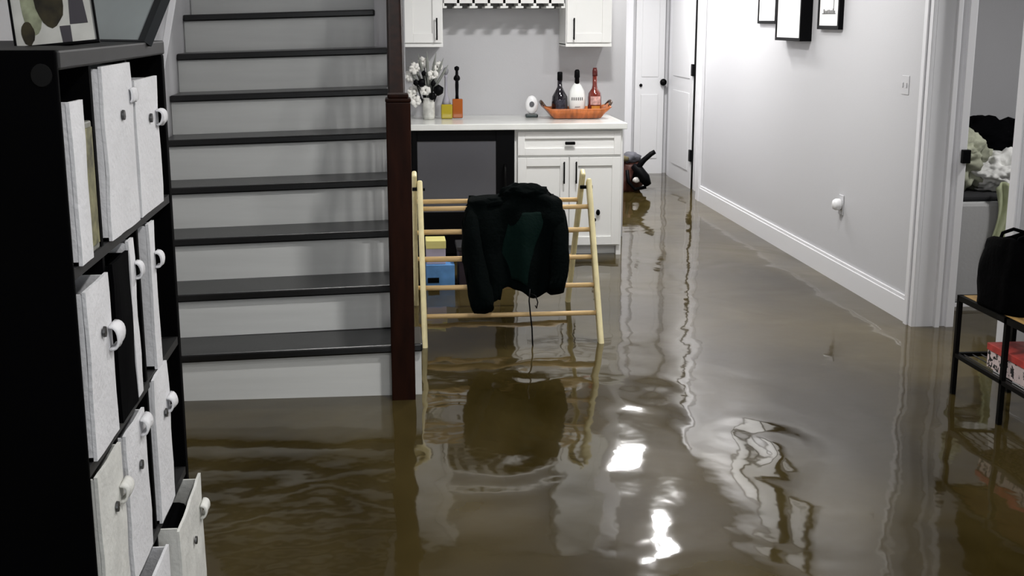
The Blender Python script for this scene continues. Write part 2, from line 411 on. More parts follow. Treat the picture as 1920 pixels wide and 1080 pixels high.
# olive vase-like framed item in top-left cube
pf = thing('small_picture', (-.52, 2.085, 1.118), 'narrow olive and cream picture standing beside the narrow white box', 'picture')
bx(-.535, -.505, 2.045, 2.122, 1.118, 1.335).build('picture_frame', mat('olive_frame', (.25, .25, .22), .5, var=.4, vscale=12), pf, bevel=.003)
bx(-.505, -.502, 2.055, 2.112, 1.13, 1.325).build('picture_print', mat('olive_print', (.2, .19, .1), .5, var=.9, vscale=28), pf)

b = B(); b.lathe((0, 0, 0), [(.016, 0), (.015, .002), (.001, .0025)], 24)
for v in b.bm.verts: v.co = Vector((-.523+v.co.x, BY0-v.co.z, 1.418+v.co.y*1.1))
b.build('grey_disc', mat('disc_grey', (.008, .008, .008), .6, spec=.1), bc)  # small faint grey disc on the near side panel
# framed pictures on the bookcase top
fp = thing('framed_photo', (-.60, 2.30, ZT), 'thin black framed photo of dark flowers on the bookcase top', 'picture')
def slabframe(cx, cy, z0, wd, ht, yaw, lean, roll, fw, fd, mfr, mmat, t, nm=('frame', 'mat_board'), bw=.004):
    R = Matrix.Translation((cx, cy, z0)) @ Matrix.Rotation(yaw, 4, 'Z') @ Matrix.Rotation(-lean, 4, 'X') @ Matrix.Rotation(roll, 4, 'Y')
    def add(b, x0, x1, y0, y1, z0_, z1_):
        n0 = len(b.bm.verts); b.box(x0, x1, y0, y1, z0_, z1_); b.bm.verts.ensure_lookup_table()
        for v in b.bm.verts[n0:]: v.co = R @ v.co
    b = B(); h = wd/2
    add(b, -h, -h+fw, 0, fd, 0, ht); add(b, h-fw, h, 0, fd, 0, ht); add(b, -h+fw, h-fw, 0, fd, 0, bw); add(b, -h+fw, h-fw, 0, fd, ht-fw, ht)
    b.build(nm[0], mfr, t)
    b = B(); add(b, -h+fw, h-fw, fd*.4, fd*.7, bw, ht-fw); b.build(nm[1], mmat, t)
    return R, add
Rm, add = slabframe(-.583, 2.25, ZT+.001, .142, .19, math.radians(8), math.radians(14), math.radians(-5.5), .004, .012, 'black', mat('photo_mat', (.62, .62, .58), .4, var=.12, vscale=20), fp)
# flower print shapes on the photo
b = B()
def disc(b, cx, cz, rx, rz, y=.0038, n=20, seed=0):
    vs_ = []
    for k in range(n):
        a = 2*PI*k/n; q = 1+.15*noise.noise(Vector((math.cos(a)*1.5+seed, math.sin(a)*1.5, seed)))
        vs_.append((cx+rx*q*math.cos(a), cz+rz*q*math.sin(a)))
    f0 = [b.bm.verts.new(Rm @ Vector((x, y, z))) for x, z in vs_]; f1 = [b.bm.verts.new(Rm @ Vector((x, y+.0009, z))) for x, z in vs_]
    b.bm.faces.new(f0); b.bm.faces.new(f1[::-1])
    for k in range(n): b.bm.faces.new((f0[k], f0[(k+1) % n], f1[(k+1) % n], f1[k]))
disc(b, -.004, .085, .024, .052, seed=1); disc(b, -.046, .026, .011, .021, seed=2)
b.build('print_flower', mat('print_dark', (.025, .02, .008), .4, var=.8, vscale=40), fp)
b = B(); disc(b, -.034, .075, .018, .05, y=.0043, seed=4); b.build('print_leaves', mat('print_leaf', (.28, .30, .2), .4, var=.3, vscale=50), fp)
b = B(); b.hexa([Rm @ Vector(p) for p in ((.026, .0035, .036), (.056, .0035, .036), (.056, .0045, .036), (.026, .0045, .036), (.034, .0035, .16), (.046, .0035, .16), (.046, .0045, .16), (.034, .0045, .16))]); b.hexa([Rm @ Vector(p) for p in ((.010, .0035, .005), (.026, .0035, .005), (.026, .0045, .005), (.010, .0045, .005), (.008, .0035, .034), (.026, .0035, .034), (.026, .0045, .034), (.008, .0045, .034))]); b.build('print_vase', mat('print_grey', (.06, .055, .065), .4), fp)

bp_ = thing('large_framed_print', (-.70, 2.62, ZT), 'large black framed white print leaning behind the small framed photo', 'picture')
slabframe(-.616, 2.70, ZT+.001, .31, .42, math.radians(-42), math.radians(30), math.radians(0), .022, .02, mat('dark_frame', (.01, .013, .016), .4), mat('print_paper', (.56, .62, .62), .35, var=.08, vscale=7), bp_)

# ================================================================ NOOK CABINETS
CY = 7.72
def handle(b, x, y, z0, z1):
    b.tube([(x, y-.025, z0), (x, y-.025, z1)], .005, 8)
    for z in (z0+.012, z1-.012): b.tube([(x, y, z), (x, y-.025, z)], .004, 8)
def shaker(t, name, x0, x1, z0, z1, y, fr=.055, thick=.02):
    b = B(); b.box(x0, x0+fr, y-thick, y, z0, z1); b.box(x1-fr, x1, y-thick, y, z0, z1)
    b.box(x0+fr, x1-fr, y-thick, y, z0, z0+fr); b.box(x0+fr, x1-fr, y-thick, y, z1-fr, z1); b.box(x0+fr-.002, x1-fr+.002, y-thick*.45, y, z0+fr-.002, z1-fr+.002)
    return b.build(name, 'cab', t, bevel=.002)
bcab = thing('base_cabinet', (1.11, 8.05, -.06), 'white base cabinet with one drawer above two doors', 'cabinet')
b = B(); b.box(.765, 1.462, CY+.02, BK-.002, .06, .818); b.box(.765, 1.462, CY+.08, BK-.01, -.06, .06); b.box(.765, .80, CY+.02, CY+.08, -.06, .06); b.box(1.43, 1.462, CY+.02, CY+.08, -.06, .06)
b.build('carcass', 'cab', bcab, bevel=.002)
dw = shaker(bcab, 'drawer', .785, 1.448, .655, .805, CY+.02, .045)
b = B(); b.box(1.085, 1.15, CY-.025, CY-.006, .722, .742); b.build('drawer_pull', 'black', dw, bevel=.005)
for i, (x0, x1, hx) in enumerate(((.785, 1.112, 1.08), (1.118, 1.448, 1.158))):
    d = shaker(bcab, 'cabinet_door', x0, x1, .07, .64, CY+.02)
    b = B(); handle(b, hx, CY, .475, .615); b.build('door_handle', 'black', d, smooth=True)
b = B(); b.blob((1.305, CY-.004, .283), (.014, .009, .02), 2, .1); b.blob((1.285, CY-.004, .235), (.009, .008, .012), 2, .1)
b.build('child_lock', 'black', bcab, smooth=True)
b = bx(.085, 1.482, CY-.03, BK-.002, .820, .858)
tag(b.build('countertop', 'counter', bevel=.004), 'white stone countertop over the base cabinet and fridge', 'countertop')

fr_ = thing('wine_fridge', (.44, 8.05, -.06), 'black under-counter fridge with grey glass door beside the white cabinet', 'fridge')
b = B(); b.box(.115, .760, CY+.03, BK-.03, -.05, .818); b.build('fridge_body', 'black', fr_)
b = B(); b.box(.115, .148, CY-.005, CY+.03, .03, .815); b.box(.645, .760, CY-.005, CY+.03, .03, .815); b.box(.148, .645, CY-.005, CY+.03, .75, .815); b.box(.148, .645, CY-.005, CY+.03, .03, .30)
dr_ = b.build('fridge_door', 'black', fr_, bevel=.003)
bx(.148, .645, CY+.0, CY+.02, .30, .75).build('glass_pane', 'fridgeglass', dr_)
b = B(); b.tube([(.70, CY-.01, .36), (.70, CY-.04, .38), (.70, CY-.04, .58), (.70, CY-.01, .60)], .008, 8); b.build('door_handle', 'blackmetal', dr_, smooth=True)

# upper cabinets
UY = 8.08
for (x0, x1, hx, lab) in ((-.0, .333, .293, 'white upper cabinet on the left of the nook'), (1.137, 1.442, 1.187, 'white upper cabinet above the bottle tray')):
    if x0 <= 0: x0 = .075
    u = thing('upper_cabinet', ((x0+x1)/2, 8.25, 1.34), lab, 'cabinet', None)
    b = B(); b.box(x0, x1, UY+.02, BK-.002, 1.335, 2.2); b.box(x0-.0, x1+.0, UY+.01, BK-.002, 1.325, 1.345); b.build('carcass', 'cab', u, bevel=.002)
    d = shaker(u, 'cabinet_door', x0+.006, x1-.006, 1.352, 2.18, UY+.02, .06)
    b = B(); handle(b, hx, UY, 1.37, 1.51); b.build('door_handle', 'black', d, smooth=True)
# stemware rack between them
rk = thing('stemware_rack', (.735, 8.2, 1.6), 'white stemware rack with slots hanging between the upper cabinets', 'rack')
bx(.335, 1.135, UY+.03, BK-.002, 1.64, 1.67).build('rack_shelf', 'cab', rk)
bx(.335, 1.135, BK-.03, BK-.002, 1.57, 1.64).build('slot_shade', mat('slot_shade_grey', (.2, .2, .2), .6), rk)  # grey strip painted as the shade in the slots between the rails
bx(.335, 1.135, UY+.03, UY+.05, 1.603, 1.64).build('front_rail', 'cab', rk)
N = 9
for i in range(N):
    x = .335+.8*(i+.0)/(N-1); x0 = max(.335, x-.026); x1 = min(1.135, x+.026)
    b = B(); b.box(max(.335, x-.01), min(1.135, x+.01), UY+.03, BK-.03, 1.585, 1.64); b.box(x0, x1, UY+.03, BK-.03, 1.572, 1.585)
    b.build('rack_rail', 'cab', rk, bevel=.002)

# ---------------- things on the counter
ZC = .859
LIQ = {}
def glassthing(nm, c, prof, m, t, sx=1, sy=1, n=28, smooth=True): 
    b = B(); b.lathe(c, prof, n, sx, sy); return b.build(nm, m, t, smooth=smooth)
# yellow decanter
M['yel'] = mat('yellow_oil', (.42, .33, .02), .12, coat=.5); M['amb'] = mat('amber_liquor', (.36, .09, .01), .12, coat=.5)
t = thing('glass_decanter', (.352, 8.15, ZC), 'square glass decanter of yellow liquid with slim clear neck', 'decanter')
bx(.317, .392, 8.115, 8.185, ZC, ZC+.095).build('liquid', 'yel', t, bevel=.008)
glassthing('neck', (.352, 8.15, ZC+.095), [(.03, 0), (.022, .03), (.011, .06), (.009, .17), (.013, .175), (.009, .19)], mat('smoky_glass', (.38, .37, .42), .15), t, n=16)
glassthing('stopper', (.352, 8.15, ZC+.285), [(.006, 0), (.016, .012), (.019, .03), (.012, .045), (.003, .05)], mat('grey_stopper', (.25, .25, .27), .3), t, n=16)
t = thing('glass_decanter', (.424, 8.15, ZC), 'square glass decanter of amber liquor with tall black stopper', 'decanter')
bx(.388+.004, .460, 8.118, 8.186, ZC+.004, ZC+.13).build('liquid', 'amb', t, bevel=.006)
bx(.388+.002, .462, 8.116, 8.188, ZC, ZC+.004).build('glass_base', 'glass', t)
glassthing('stopper', (.424, 8.15, ZC+.13), [(.012, 0), (.01, .03), (.012, .09), (.011, .115), (.022, .125), (.021, .14), (.01, .155), (.009, .18), (.016, .19), (.016, .205), (.004, .212)], 'black', t, n=16)
# flower vase
t = thing('flower_vase', (.235, 8.1, ZC), 'glass vase of white blossoms and dark seed heads behind the newel', 'vase')
glassthing('vase_glass', (.235, 8.1, ZC), [(.036, 0), (.04, .02), (.04, .11), (.034, .125), (.04, .14)], mat('vase_glass', (.6, .6, .56), .1, var=.3, vscale=20), t)
stems = B(); bl = B(); dk = B(); lf = B()
for i, (dx, dy, dz) in enumerate(((-.09, -.02, .33), (-.03, .01, .37), (.03, -.01, .29), (-.07, .02, .22), (.00, .03, .25), (.06, .0, .34), (-.11, .0, .17), (-.12, .01, .28), (-.02, -.03, .19), (-.085, -.02, .12))):
    p0 = Vector((.235+dx*.1, 8.1, ZC+.05)); p1 = Vector((.235+dx, 8.1+dy, ZC+dz)); m_ = (p0+p1)/2+Vector((-dx*.2, 0, .02))
    stems.tube([p0, m_, p1], .0035, 6)
    for q in range(7):
        a = q*2*PI/7+i; bl.blob(p1+Vector((.02*math.cos(a), -.006*(q%2), .018*math.sin(a))), (.016, .010, .012+.006*(q%3)), 2, .6, 3, i*9+q)
for (dx, dz, r) in ((.065, .19, .034), (-.045, .24, .024), (.025, .15, .022), (-.03, .30, .016), (-.08, .24, .02), (.03, .235, .018)):
    dk.blob((.235+dx, 8.06, ZC+dz), (r, r*.8, r*1.1), 2, .25, 3, dx*50)
    dk.tube([(.235+dx, 8.065, ZC+dz), (.235+dx*.5, 8.09, ZC+.11)], .004, 6)
for i in range(7):
    a = -1.4+.45*i
    p0 = Vector((.235, 8.1, ZC+.14)); d_ = Vector((math.sin(a)*.09, -.01, .12+.08*math.cos(a)))
    lf.tube([p0, p0+d_*.6, p0+d_*1.15, p0+d_*1.5], [.003, .010, .009, .001], 6)
stems.build('stem', mat('stem_dark', (.05, .05, .045), .6), t); bl.build('blossoms', mat('blossom_white', (.78, .77, .73), .7), t, smooth=True); dk.build('seed_heads', 'black', t, smooth=True); lf.build('leaves', mat('grey_leaf', (.2, .21, .19), .6), t, smooth=True)
# round white clock on black stand
t = thing('desk_clock', (.925, 8.2, ZC), 'small white egg-shaped clock on a dark base on the counter', 'clock')
bx(.885, .967, 8.17, 8.23, ZC, ZC+.022).build('clock_base', mat('green_black', (.03, .045, .045), .4), t, bevel=.006)
b = B(); b.blob((.926, 8.20, ZC+.082), (.043, .022, .063), 3, .02); b.build('clock_body', 'plugwhite', t, smooth=True)
b = B(); b.lathe((0, 0, 0), [(.017, 0), (.016, .006), (.002, .007)], 18)
for v in b.bm.verts: v.co = Vector((.925+v.co.x, 8.18-v.co.z, ZC+.088+v.co.y*1.1))
b.build('clock_face', mat('clock_dark', (.1, .1, .11), .4), t)
# tray
t = thing('wooden_tray', (1.21, 8.12, ZC), 'orange brown wooden boat-shaped tray with raised handles holding bottles', 'tray')
M['traywood'] = mat('tray_wood', (.42, .12, .03), .3, var=.45, vscale=7, stretch=(5, 1, 2))
b = B()
def trayf(u, v):
    x = -1+2*u; y = -1+2*v
    s = .86+.14*1
    X = 1.212+.185*x*(1+.0*y*y); wy = .115*(1-.12*x*x)
    k = max(abs(x), abs(y))
    z = 0
    if k > .8: z = (k-.8)/.2
    ext = 1+.16*z
    return (1.212+.19*x*ext, 8.12+wy*y*ext, ZC+.008+.058*z+(.028*max(0, (abs(x)-.8)/.2)*(1-min(1, abs(y))*.5)))
b.grid(trayf, 30, 20); b.build('tray_bowl', 'traywood', t, smooth=True, solid=.010)
for sx in (-1, 1):
    b = B(); xh = 1.212+sx*.225
    b.tube([(xh-sx*.012, 8.05, ZC+.08), (xh+sx*.006, 8.07, ZC+.105), (xh+sx*.008, 8.12, ZC+.112), (xh+sx*.006, 8.17, ZC+.105), (xh-sx*.012, 8.19, ZC+.08)], .009, 8)
    b.build('tray_handle', mat('dark_handle', (.06, .03, .015), .4), t, smooth=True)
ZB = ZC+.014
def bottle(x, y, prof, m, label, cap=None, capm='black', sx=1, sy=1, n=28):
    t = thing('liquor_bottle', (x, y, ZB), label, 'bottle')
    glassthing('glass_body', (x, y, ZB), prof, m, t, sx, sy, n)
    if cap: glassthing('cap', (x, y, ZB), cap, capm, t, n=16)
    return t
M['darkglass'] = mat('dark_bottle_glass', (.008, .006, .01), .1, coat=.6)
t = bottle(1.103, 8.11, [(.048, 0), (.054, .008), (.054, .09), (.05, .13), (.03, .165), (.017, .19), (.015, .245)], 'darkglass', 'dark round bottle with black cap, leftmost on the tray', [(.0175, .235), (.0175, .285), (.014, .29)])
b = B(); 
def lab(b, c, r, z0, z1, a0, a1, sy=1, k=16):
    b.grid(lambda u, v: (c[0]+r*math.sin(a0+(a1-a0)*u), c[1]-r*sy*math.cos(a0+(a1-a0)*u), z0+(z1-z0)*v), k, 2)
lab(b, (1.103, 8.11), .0552, ZB+.03, ZB+.11, -.6, .6); b.build('label', mat('dark_label', (.03, .03, .045), .5, var=.8, vscale=60), t, solid=.0006)
M['whitebottle'] = mat('white_bottle', (.84, .86, .84), .2, coat=.4)
t = bottle(1.216, 8.10, [(.036, 0), (.042, .008), (.056, .07), (.058, .12), (.05, .165), (.03, .2), (.016, .218)], 'whitebottle', 'white pear-shaped bottle with black cap in the middle of the tray', [(.016, .212), (.015, .25), (.019, .255), (.017, .295), (.01, .305)], sy=.7)
b = B()
for i in range(6): lab(b, (1.216, 8.10), .0592, ZB+.105, ZB+.125, -.72+.24*i, -.72+.24*i+.13, sy=.7, k=3)
b.build('label_lettering', 'ink', t, solid=.0005)
b = B(); lab(b, (1.216, 8.10), .0583, ZB+.060, ZB+.066, -.3, .3, sy=.7); b.build('label_line', mat('lt_grey', (.35, .35, .35), .6), t, solid=.0005)
M['redglass'] = mat('red_bottle', (.16, .02, .012), .12, coat=.6)
t = bottle(1.337, 8.11, [(.04, 0), (.046, .008), (.046, .12), (.042, .15), (.02, .18), (.016, .2), (.0155, .27)], 'redglass', 'reddish amber bottle with pink label, rightmost on the tray', [(.0175, .262), (.0175, .295), (.013, .315)], capm=mat('red_cap', (.1, .012, .01), .3), n=8)
b = B(); lab(b, (1.337, 8.11), .0475, ZB+.075, ZB+.13, -.75, .75); b.build('label', mat('pink_label', (.6, .36, .33), .5, var=.4, vscale=40), t, solid=.0006)
b = B(); lab(b, (1.337, 8.11), .0474, ZB+.012, ZB+.068, -.6, .7); b.build('amber_band', mat('amber_band', (.55, .24, .04), .3), t, solid=.0006)

# ================================================================ CLIMBING FRAME
FY0, FYT, FZT = 5.555, 5.985, .70
def fpt(x, t): return Vector((x, FY0+(FYT-FY0)*t, FZT*t))
lf_ = thing('climbing_frame', (.54, 6.0, -.06), 'light wooden triangle climbing frame with rungs standing in the water', 'climbing frame')
def rail(p0, p1, wx, wt_, nm='side_rail', m='pine', rnd=True):
    b = B(); p0 = Vector(p0); p1 = Vector(p1); d = (p1-p0).normalized(); n_ = Vector((0, d.z, -d.y)); s_ = Vector((1, 0, 0))
    P = []
    for p in (p0, p1):
        for a, c in ((-1, -1), (1, -1), (1, 1), (-1, 1)): P.append(p+s_*a*wx/2+n_*c*wt_/2)
    b.hexa(P); return b.build(nm, m, lf_, bevel=.009)
XA, XB = .128, .962
rail((XA+.0, FY0-.037, -.06), (XA-.004, FYT+.012, FZT+.02), .026, .05)
rail((XB+.0, FY0-.037, -.06), (XB+.002, FYT+.012, FZT+.02), .026, .05)
rail((XA+.012-.035, 6.46, -.06), (XA-.03, 5.975, .765), .024, .05)
rail((XB-.035, 6.46, -.06), (XB-.03, 5.975, .765), .024, .05)
for t_ in (.18, .353, .529, .704, .852):
    a = fpt(XA, t_); c = fpt(XB, t_)
    B().tube([a, c], .0115, 12).build('rung', 'rung', lf_, smooth=True)
for t_ in (.14, .378, .585, .82):
    y = 6.43+(5.985-6.43)*t_; z = .745*t_
    B().tube([(XA-.02, y, z), (XB-.033, y, z)], .0115, 12).build('rung', 'rung', lf_, smooth=True)
for x in (XA-.013, XB-.014):
    B().tube([(x-.028, 5.985, .685), (x+.034, 5.985, .685)], .009, 10).build('hinge_bolt', 'black', lf_, smooth=True)

# ================================================================ JACKET
jk = thing('jacket', (.575, 5.75, .2), 'dark green-black hooded jacket draped over the climbing frame rungs', 'jacket')
JX0, JX1 = .345, .81
def smooth01(a): a = max(0, min(1, a)); return a*a*(3-2*a)
def slope_y(z): return FY0+(FYT-FY0)*max(-.2, min(z/FZT, 1))
def body(u, v):
    # v 0 = front hem .. .72 = over the top rungs .. 1 = back hem
    x = JX0+.02+(JX1-JX0-.04)*u
    top = .655+.035*math.exp(-((u-.68)/.2)**2)-.02*abs(u-.5)
    hem = .235-.02*math.cos(u*9)+.012*noise.noise(Vector((u*7, 1, 0)))
    if u < .30: hem = .21
    if v < .72:
        s = v/.72; z = hem+(top-hem)*math.sin(s*PI/2)**.9
        y = slope_y(z)-.045-.03*math.sin(s*PI)-.02
        y += .10*smooth01((s-.85)/.15)
        x = .575+(x-.575)*(1.0+.10*math.sin(s*PI*.9)-.14*(s > .9)*(s-.9)/.1)
    else:
        s = (v-.72)/.28; z = top+.012*math.sin(s*PI)-(top-.34)*s**1.3
        y = slope_y(top)+.035+.09*min(1, s*2)+.08*s
    f = .018*math.sin(u*17+2*math.sin(v*3))*(.35+.65*(1-min(v/.72, 1)))+.022*noise.noise(Vector((u*5, v*5, 3)))
    return (x+.012*noise.noise(Vector((u*4, v*8, 9))), y+f, z+.01*noise.noise(Vector((u*8, v*3, 4))))
b = B(); b.grid(body, 60, 70); b.build('jacket_body', 'jacket', jk, smooth=True, solid=.012)
# inner green lining / panel on front
def panel(u, v):
    p = body(.30+.34*u+.14*v, .04+.36*v); return (p[0]+.03*(v-.5), p[1]-.006-.010*math.sin(PI*u)*math.sin(PI*v), p[2])
b = B(); b.grid(panel, 24, 24); b.build('front_panel', 'jacketg', jk, smooth=True, solid=.006)
# sleeves
def sleeve(pts, rs, seed):
    b = B(); b.tube(pts, rs, 20)
    bmesh.ops.subdivide_edges(b.bm, edges=[e for e in b.bm.edges], cuts=2)
    for v in b.bm.verts:
        k = .013*noise.noise(v.co*17+Vector((seed, 0, 0)))+.008*noise.noise(v.co*40+Vector((seed, 0, 0)))
        v.co += Vector((k, k*.8, k*.5))
        v.co.y = v.co.y
    return b
b = sleeve([(.385, 5.93, .60), (.372, 5.86, .57), (.365, 5.77, .48), (.37, 5.70, .38), (.385, 5.63, .27), (.40, 5.57, .20), (.405, 5.55, .165)], [.03, .042, .05, .052, .054, .052, .046], 3)
b.build('sleeve', 'jacket', jk, smooth=True)
b = sleeve([(.765, 5.93, .61), (.782, 5.86, .57), (.790, 5.78, .48), (.782, 5.71, .39), (.765, 5.65, .30), (.75, 5.61, .245)], [.03, .042, .046, .046, .046, .042], 8)
b.build('sleeve', 'jacket', jk, smooth=True)
# second cuff fold at left front, hem flap
def flap(u, v):
    z = .185+.30*v; x = .41+.06*u+.02*v
    return (x+.01*math.sin(v*9), slope_y(z)-.075-.012*math.sin(u*PI), z+.02*u)
b = B(); b.grid(flap, 8, 16); b.build('zip_flap', 'jacket', jk, smooth=True, solid=.012)
# hood hump with collar
b = B(); b.blob((.635, 5.93, .655), (.125, .075, .062), 4, .22, 2.5, 2); b.build('hood', 'jacket', jk, smooth=True)
b = B(); b.blob((.48, 5.91, .618), (.12, .065, .036), 4, .22, 3, 6); b.build('shoulder_fold', 'jacket', jk, smooth=True)
b = B()
b.tube([(.625, 5.58, .26), (.618, 5.55, .21), (.622, 5.53, .15), (.630, 5.53, .08), (.632, 5.53, .02), (.634, 5.53, -.005)], .0035, 6)
b.tube([(.628, 5.57, .24), (.648, 5.545, .235), (.658, 5.54, .205), (.652, 5.54, .175), (.646, 5.54, .19)], .003, 6)
b.build('drawstring', 'black', jk, smooth=True)

# ================================================================ boxes behind the frame
t = thing('carton', (.235, 6.95, 0), 'white and lilac carton with yellow top standing on the blue box', 'box')
bx(.175, .285, 6.9, 7.05, .125, .215).build('carton_body', mat('lilac', (.52, .47, .58), .5, var=.15), t, bevel=.003)
bx(.173, .287, 6.898, 7.052, .215, .262).build('carton_top', mat('yellow_card', (.75, .68, .25), .5), t, bevel=.003)
t = thing('carton', (.255, 6.95, 0), 'blue and white carton in the water behind the climbing frame', 'box')
bx(.172, .335, 6.88, 7.06, -.06, .124).build('carton_body', mat('blue_card', (.13, .33, .68), .5, var=.3, vscale=9), t, bevel=.003)
bx(.18, .245, 6.876, 6.88, .02, .05).build('dark_band', 'black', t)
t = thing('storage_crate', (.45, 6.98, -.06), 'dark purple crate in the water between the cartons and cabinets', 'crate')
b = B(); b.box(.36, .60, 6.90, 7.12, -.06, .20); b.build('crate_body', mat('dark_purple', (.035, .022, .032), .5, var=.4), t, bevel=.006)
bx(.35, .61, 6.89, 7.13, .20, .225).build('crate_lid', mat('dark_lid', (.018, .018, .02), .4), t, bevel=.004)

# ================================================================ HALLWAY BAG
t = thing('gym_bag', (2.12, 10.75, -.06), 'dark red bag with black straps on the floor at the hallway corner', 'bag')
b = B(); b.blob((2.06, 10.78, .12), (.165, .14, .19), 4, .25, 2.2, 3); b.build('bag_body', mat('dark_red_cloth', (.06, .014, .007), .6, var=.5, vscale=8), t, smooth=True)
b = B(); b.blob((2.10, 10.72, .30), (.085, .06, .05), 3, .35, 3, 5); b.build('grey_flap', mat('grey_cloth', (.10, .10, .115), .7), t, smooth=True)
b = B(); b.tube([(2.11, 10.62, .10), (2.14, 10.60, .22), (2.19, 10.58, .29), (2.25, 10.57, .345), (2.285, 10.57, .365)], [.022, .027, .024, .022, .020], 10); b.build('grab_handle', 'black', t, smooth=True)
b = B(); b.tube([(2.10, 10.62, .24), (2.15, 10.6, .20), (2.20, 10.58, .13), (2.235, 10.58, .07)], [.026, .045, .05, .03], 10); b.tube([(2.05, 10.62, .20), (2.06, 10.6, .10), (2.12, 10.6, .03), (2.22, 10.6, .05)], .016, 8); b.build('strap', 'black', t, smooth=True)
b = B(); b.blob((2.128, 10.585, .115), (.035, .014, .026), 2, .2); b.build('white_patch', mat('patch_white', (.6, .58, .55), .5), t, smooth=True)
b = B(); b.blob((2.02, 10.64, .30), (.05, .03, .03), 2, .3, 3, 7); b.build('olive_pocket', mat('olive_cloth', (.11, .09, .04), .7), t, smooth=True)

# ================================================================ RIGHT WALL: pictures, switch, outlet
def wallpic(y0, y1, z0, z1, dep, fw, label, art=None):
    t = thing('framed_print', (XR, (y0+y1)/2, z0), label, 'picture')
    x0 = XR-dep
    b = B(); b.box(x0, XR, y0, y0+fw, z0, z1); b.box(x0, XR, y1-fw, y1, z0, z1); b.box(x0, XR, y0+fw, y1-fw, z0, z0+fw); b.box(x0, XR, y0+fw, y1-fw, z1-fw, z1)
    b.build('frame', 'black', t, bevel=.002)
    bx(x0+.006, x0+.012, y0+fw, y1-fw, z0+fw, z1-fw).build('mat_board', 'mat', t)
    return t, x0
k = XR/2.5
wallpic(8.15, 8.56, 1.472, 2.02, .018, .020, 'thin black framed print, leftmost of three on the wall')
wallpic(7.46, 7.96, 1.368, 2.05, .075, .020, 'deep black shadow-box frame in the middle of three on the wall')
t, x0 = wallpic(6.93, 7.29, 1.443, 1.95, .03, .022, 'black framed print with small ink sketch, rightmost of three')
b = B()
for i in range(9):
    y = 7.01+i*.022; b.box(x0+.004, x0+.006, y, y+.012, 1.535, 1.550+.03*abs(noise.noise(Vector((i*1.3, 0, 0)))))
b.box(x0+.004, x0+.006, 7.00, 7.22, 1.531, 1.536); b.box(x0+.004, x0+.006, 7.03, 7.036, 1.54, 1.62)
b.build('ink_sketch', 'ink', t)
t = thing('light_switch', (XR, 6.0, 1.17), 'white light switch plate on the right wall near the doorway', 'switch')
bx(XR-.003, XR, 5.965, 6.055, 1.13, 1.225).build('switch_plate', 'wall', t, bevel=.003)
for y in (5.985, 6.03): bx(XR-.007, XR-.002, y, y+.012, 1.165, 1.19).build('toggle', 'wall', t, bevel=.002)
t = thing('wall_outlet', (XR, 6.8, .44), 'round white plug-in night light in the low wall outlet', 'outlet')
bx(XR-.006, XR, 6.755, 6.83, .395, .51).build('outlet_plate', 'wall', t, bevel=.003)
b = B(); b.lathe((0, 0, 0), [(.028, 0), (.034, .01), (.034, .03), (.026, .045), (.005, .05)], 20)
for v in b.bm.verts: v.co = Vector((XR-.006-v.co.z, 6.79+v.co.x, .455+v.co.y))
b.build('night_light', 'plugwhite', t, smooth=True)

# ================================================================ BENCH
bn = thing('shoe_bench', (2.37, 4.0, -.06), 'narrow black metal shoe bench with wooden top along the right wall', 'bench')
BXA, BXZ, BYF, BYN = 2.262, 2.50, 4.605, 3.45
ZTB = .415
for y in (BYF, 4.215, BYN):
    for x in (BXA, BXZ):
        bx(x-.009, x+.009, y-.009, y+.009, -.06, ZTB).build('leg', 'blackmetal', bn)
def frame_ring(z, h, nm):
    b = B(); b.box(BXA-.009, BXA+.009, BYN, BYF, z-h, z); b.box(BXZ-.009, BXZ+.009, BYN, BYF, z-h, z)
    for y in (BYF, BYN): b.box(BXA, BXZ, y-.009, y+.009, z-h, z)
    return b.build(nm, 'blackmetal', bn)
frame_ring(ZTB, .022, 'top_frame'); frame_ring(.175, .016, 'shelf_frame')
M['benchwood'] = mat('bench_wood', (.42, .26, .09), .4, var=.2, vscale=8, stretch=(6, 1, 1))
bx(BXA+.010, BXZ-.010, BYN+.01, BYF-.010, ZTB-.012, ZTB+.001).build('seat_board', 'benchwood', bn)
b = B()
for i in range(6):
    x = BXA+.03+i*.036; b.tube([(x, BYN, .168), (x, BYF, .168)], .003, 6)
b.build('shelf_wires', 'blackmetal', bn)
# tote bag on bench
t = thing('tote_bag', (2.38, 4.38, ZTB), 'black tote bag with handles standing on the shoe bench', 'bag')
b = B()
def tote(a, v):
    an = 2*PI*a; k = .9-.16*v+.06*math.sin(v*PI)
    ex = .55
    cx = math.copysign(abs(math.cos(an))**ex, math.cos(an)); sy = math.copysign(abs(math.sin(an))**ex, math.sin(an))
    r = 1+.10*noise.noise(Vector((math.cos(an)*2, math.sin(an)*2, v*3)))
    z = ZTB+.003+.27*v
    if v > .8: z += .022*math.sin(an*2+.6)-.006
    return (2.372+.125*k*cx*r, 4.37+.17*k*sy*r, z)
b.grid(tote, 64, 24)
bmesh.ops.remove_doubles(b.bm, verts=b.bm.verts, dist=.0005)
b.build('bag_body', mat('tote_cloth', (.0008, .0008, .001), .9, spec=.04, bump=.3, bscale=50), t, smooth=True, solid=.008)
bx(2.29, 2.455, 4.24, 4.49, ZTB+.003, ZTB+.22).build('bag_contents', 'darkbin', t, bevel=.03)
for yy, hx in ((4.30, 2.37), (4.43, 2.37)):
    b = B(); pts = [(hx-.055, yy, ZTB+.25), (hx-.05, yy-.01, ZTB+.285), (hx-.01, yy-.015, ZTB+.30), (hx+.04, yy-.012, ZTB+.285), (hx+.055, yy, ZTB+.25)]
    b.tube(pts, .007, 8); b.build('bag_handle', 'darkbin', t, smooth=True)
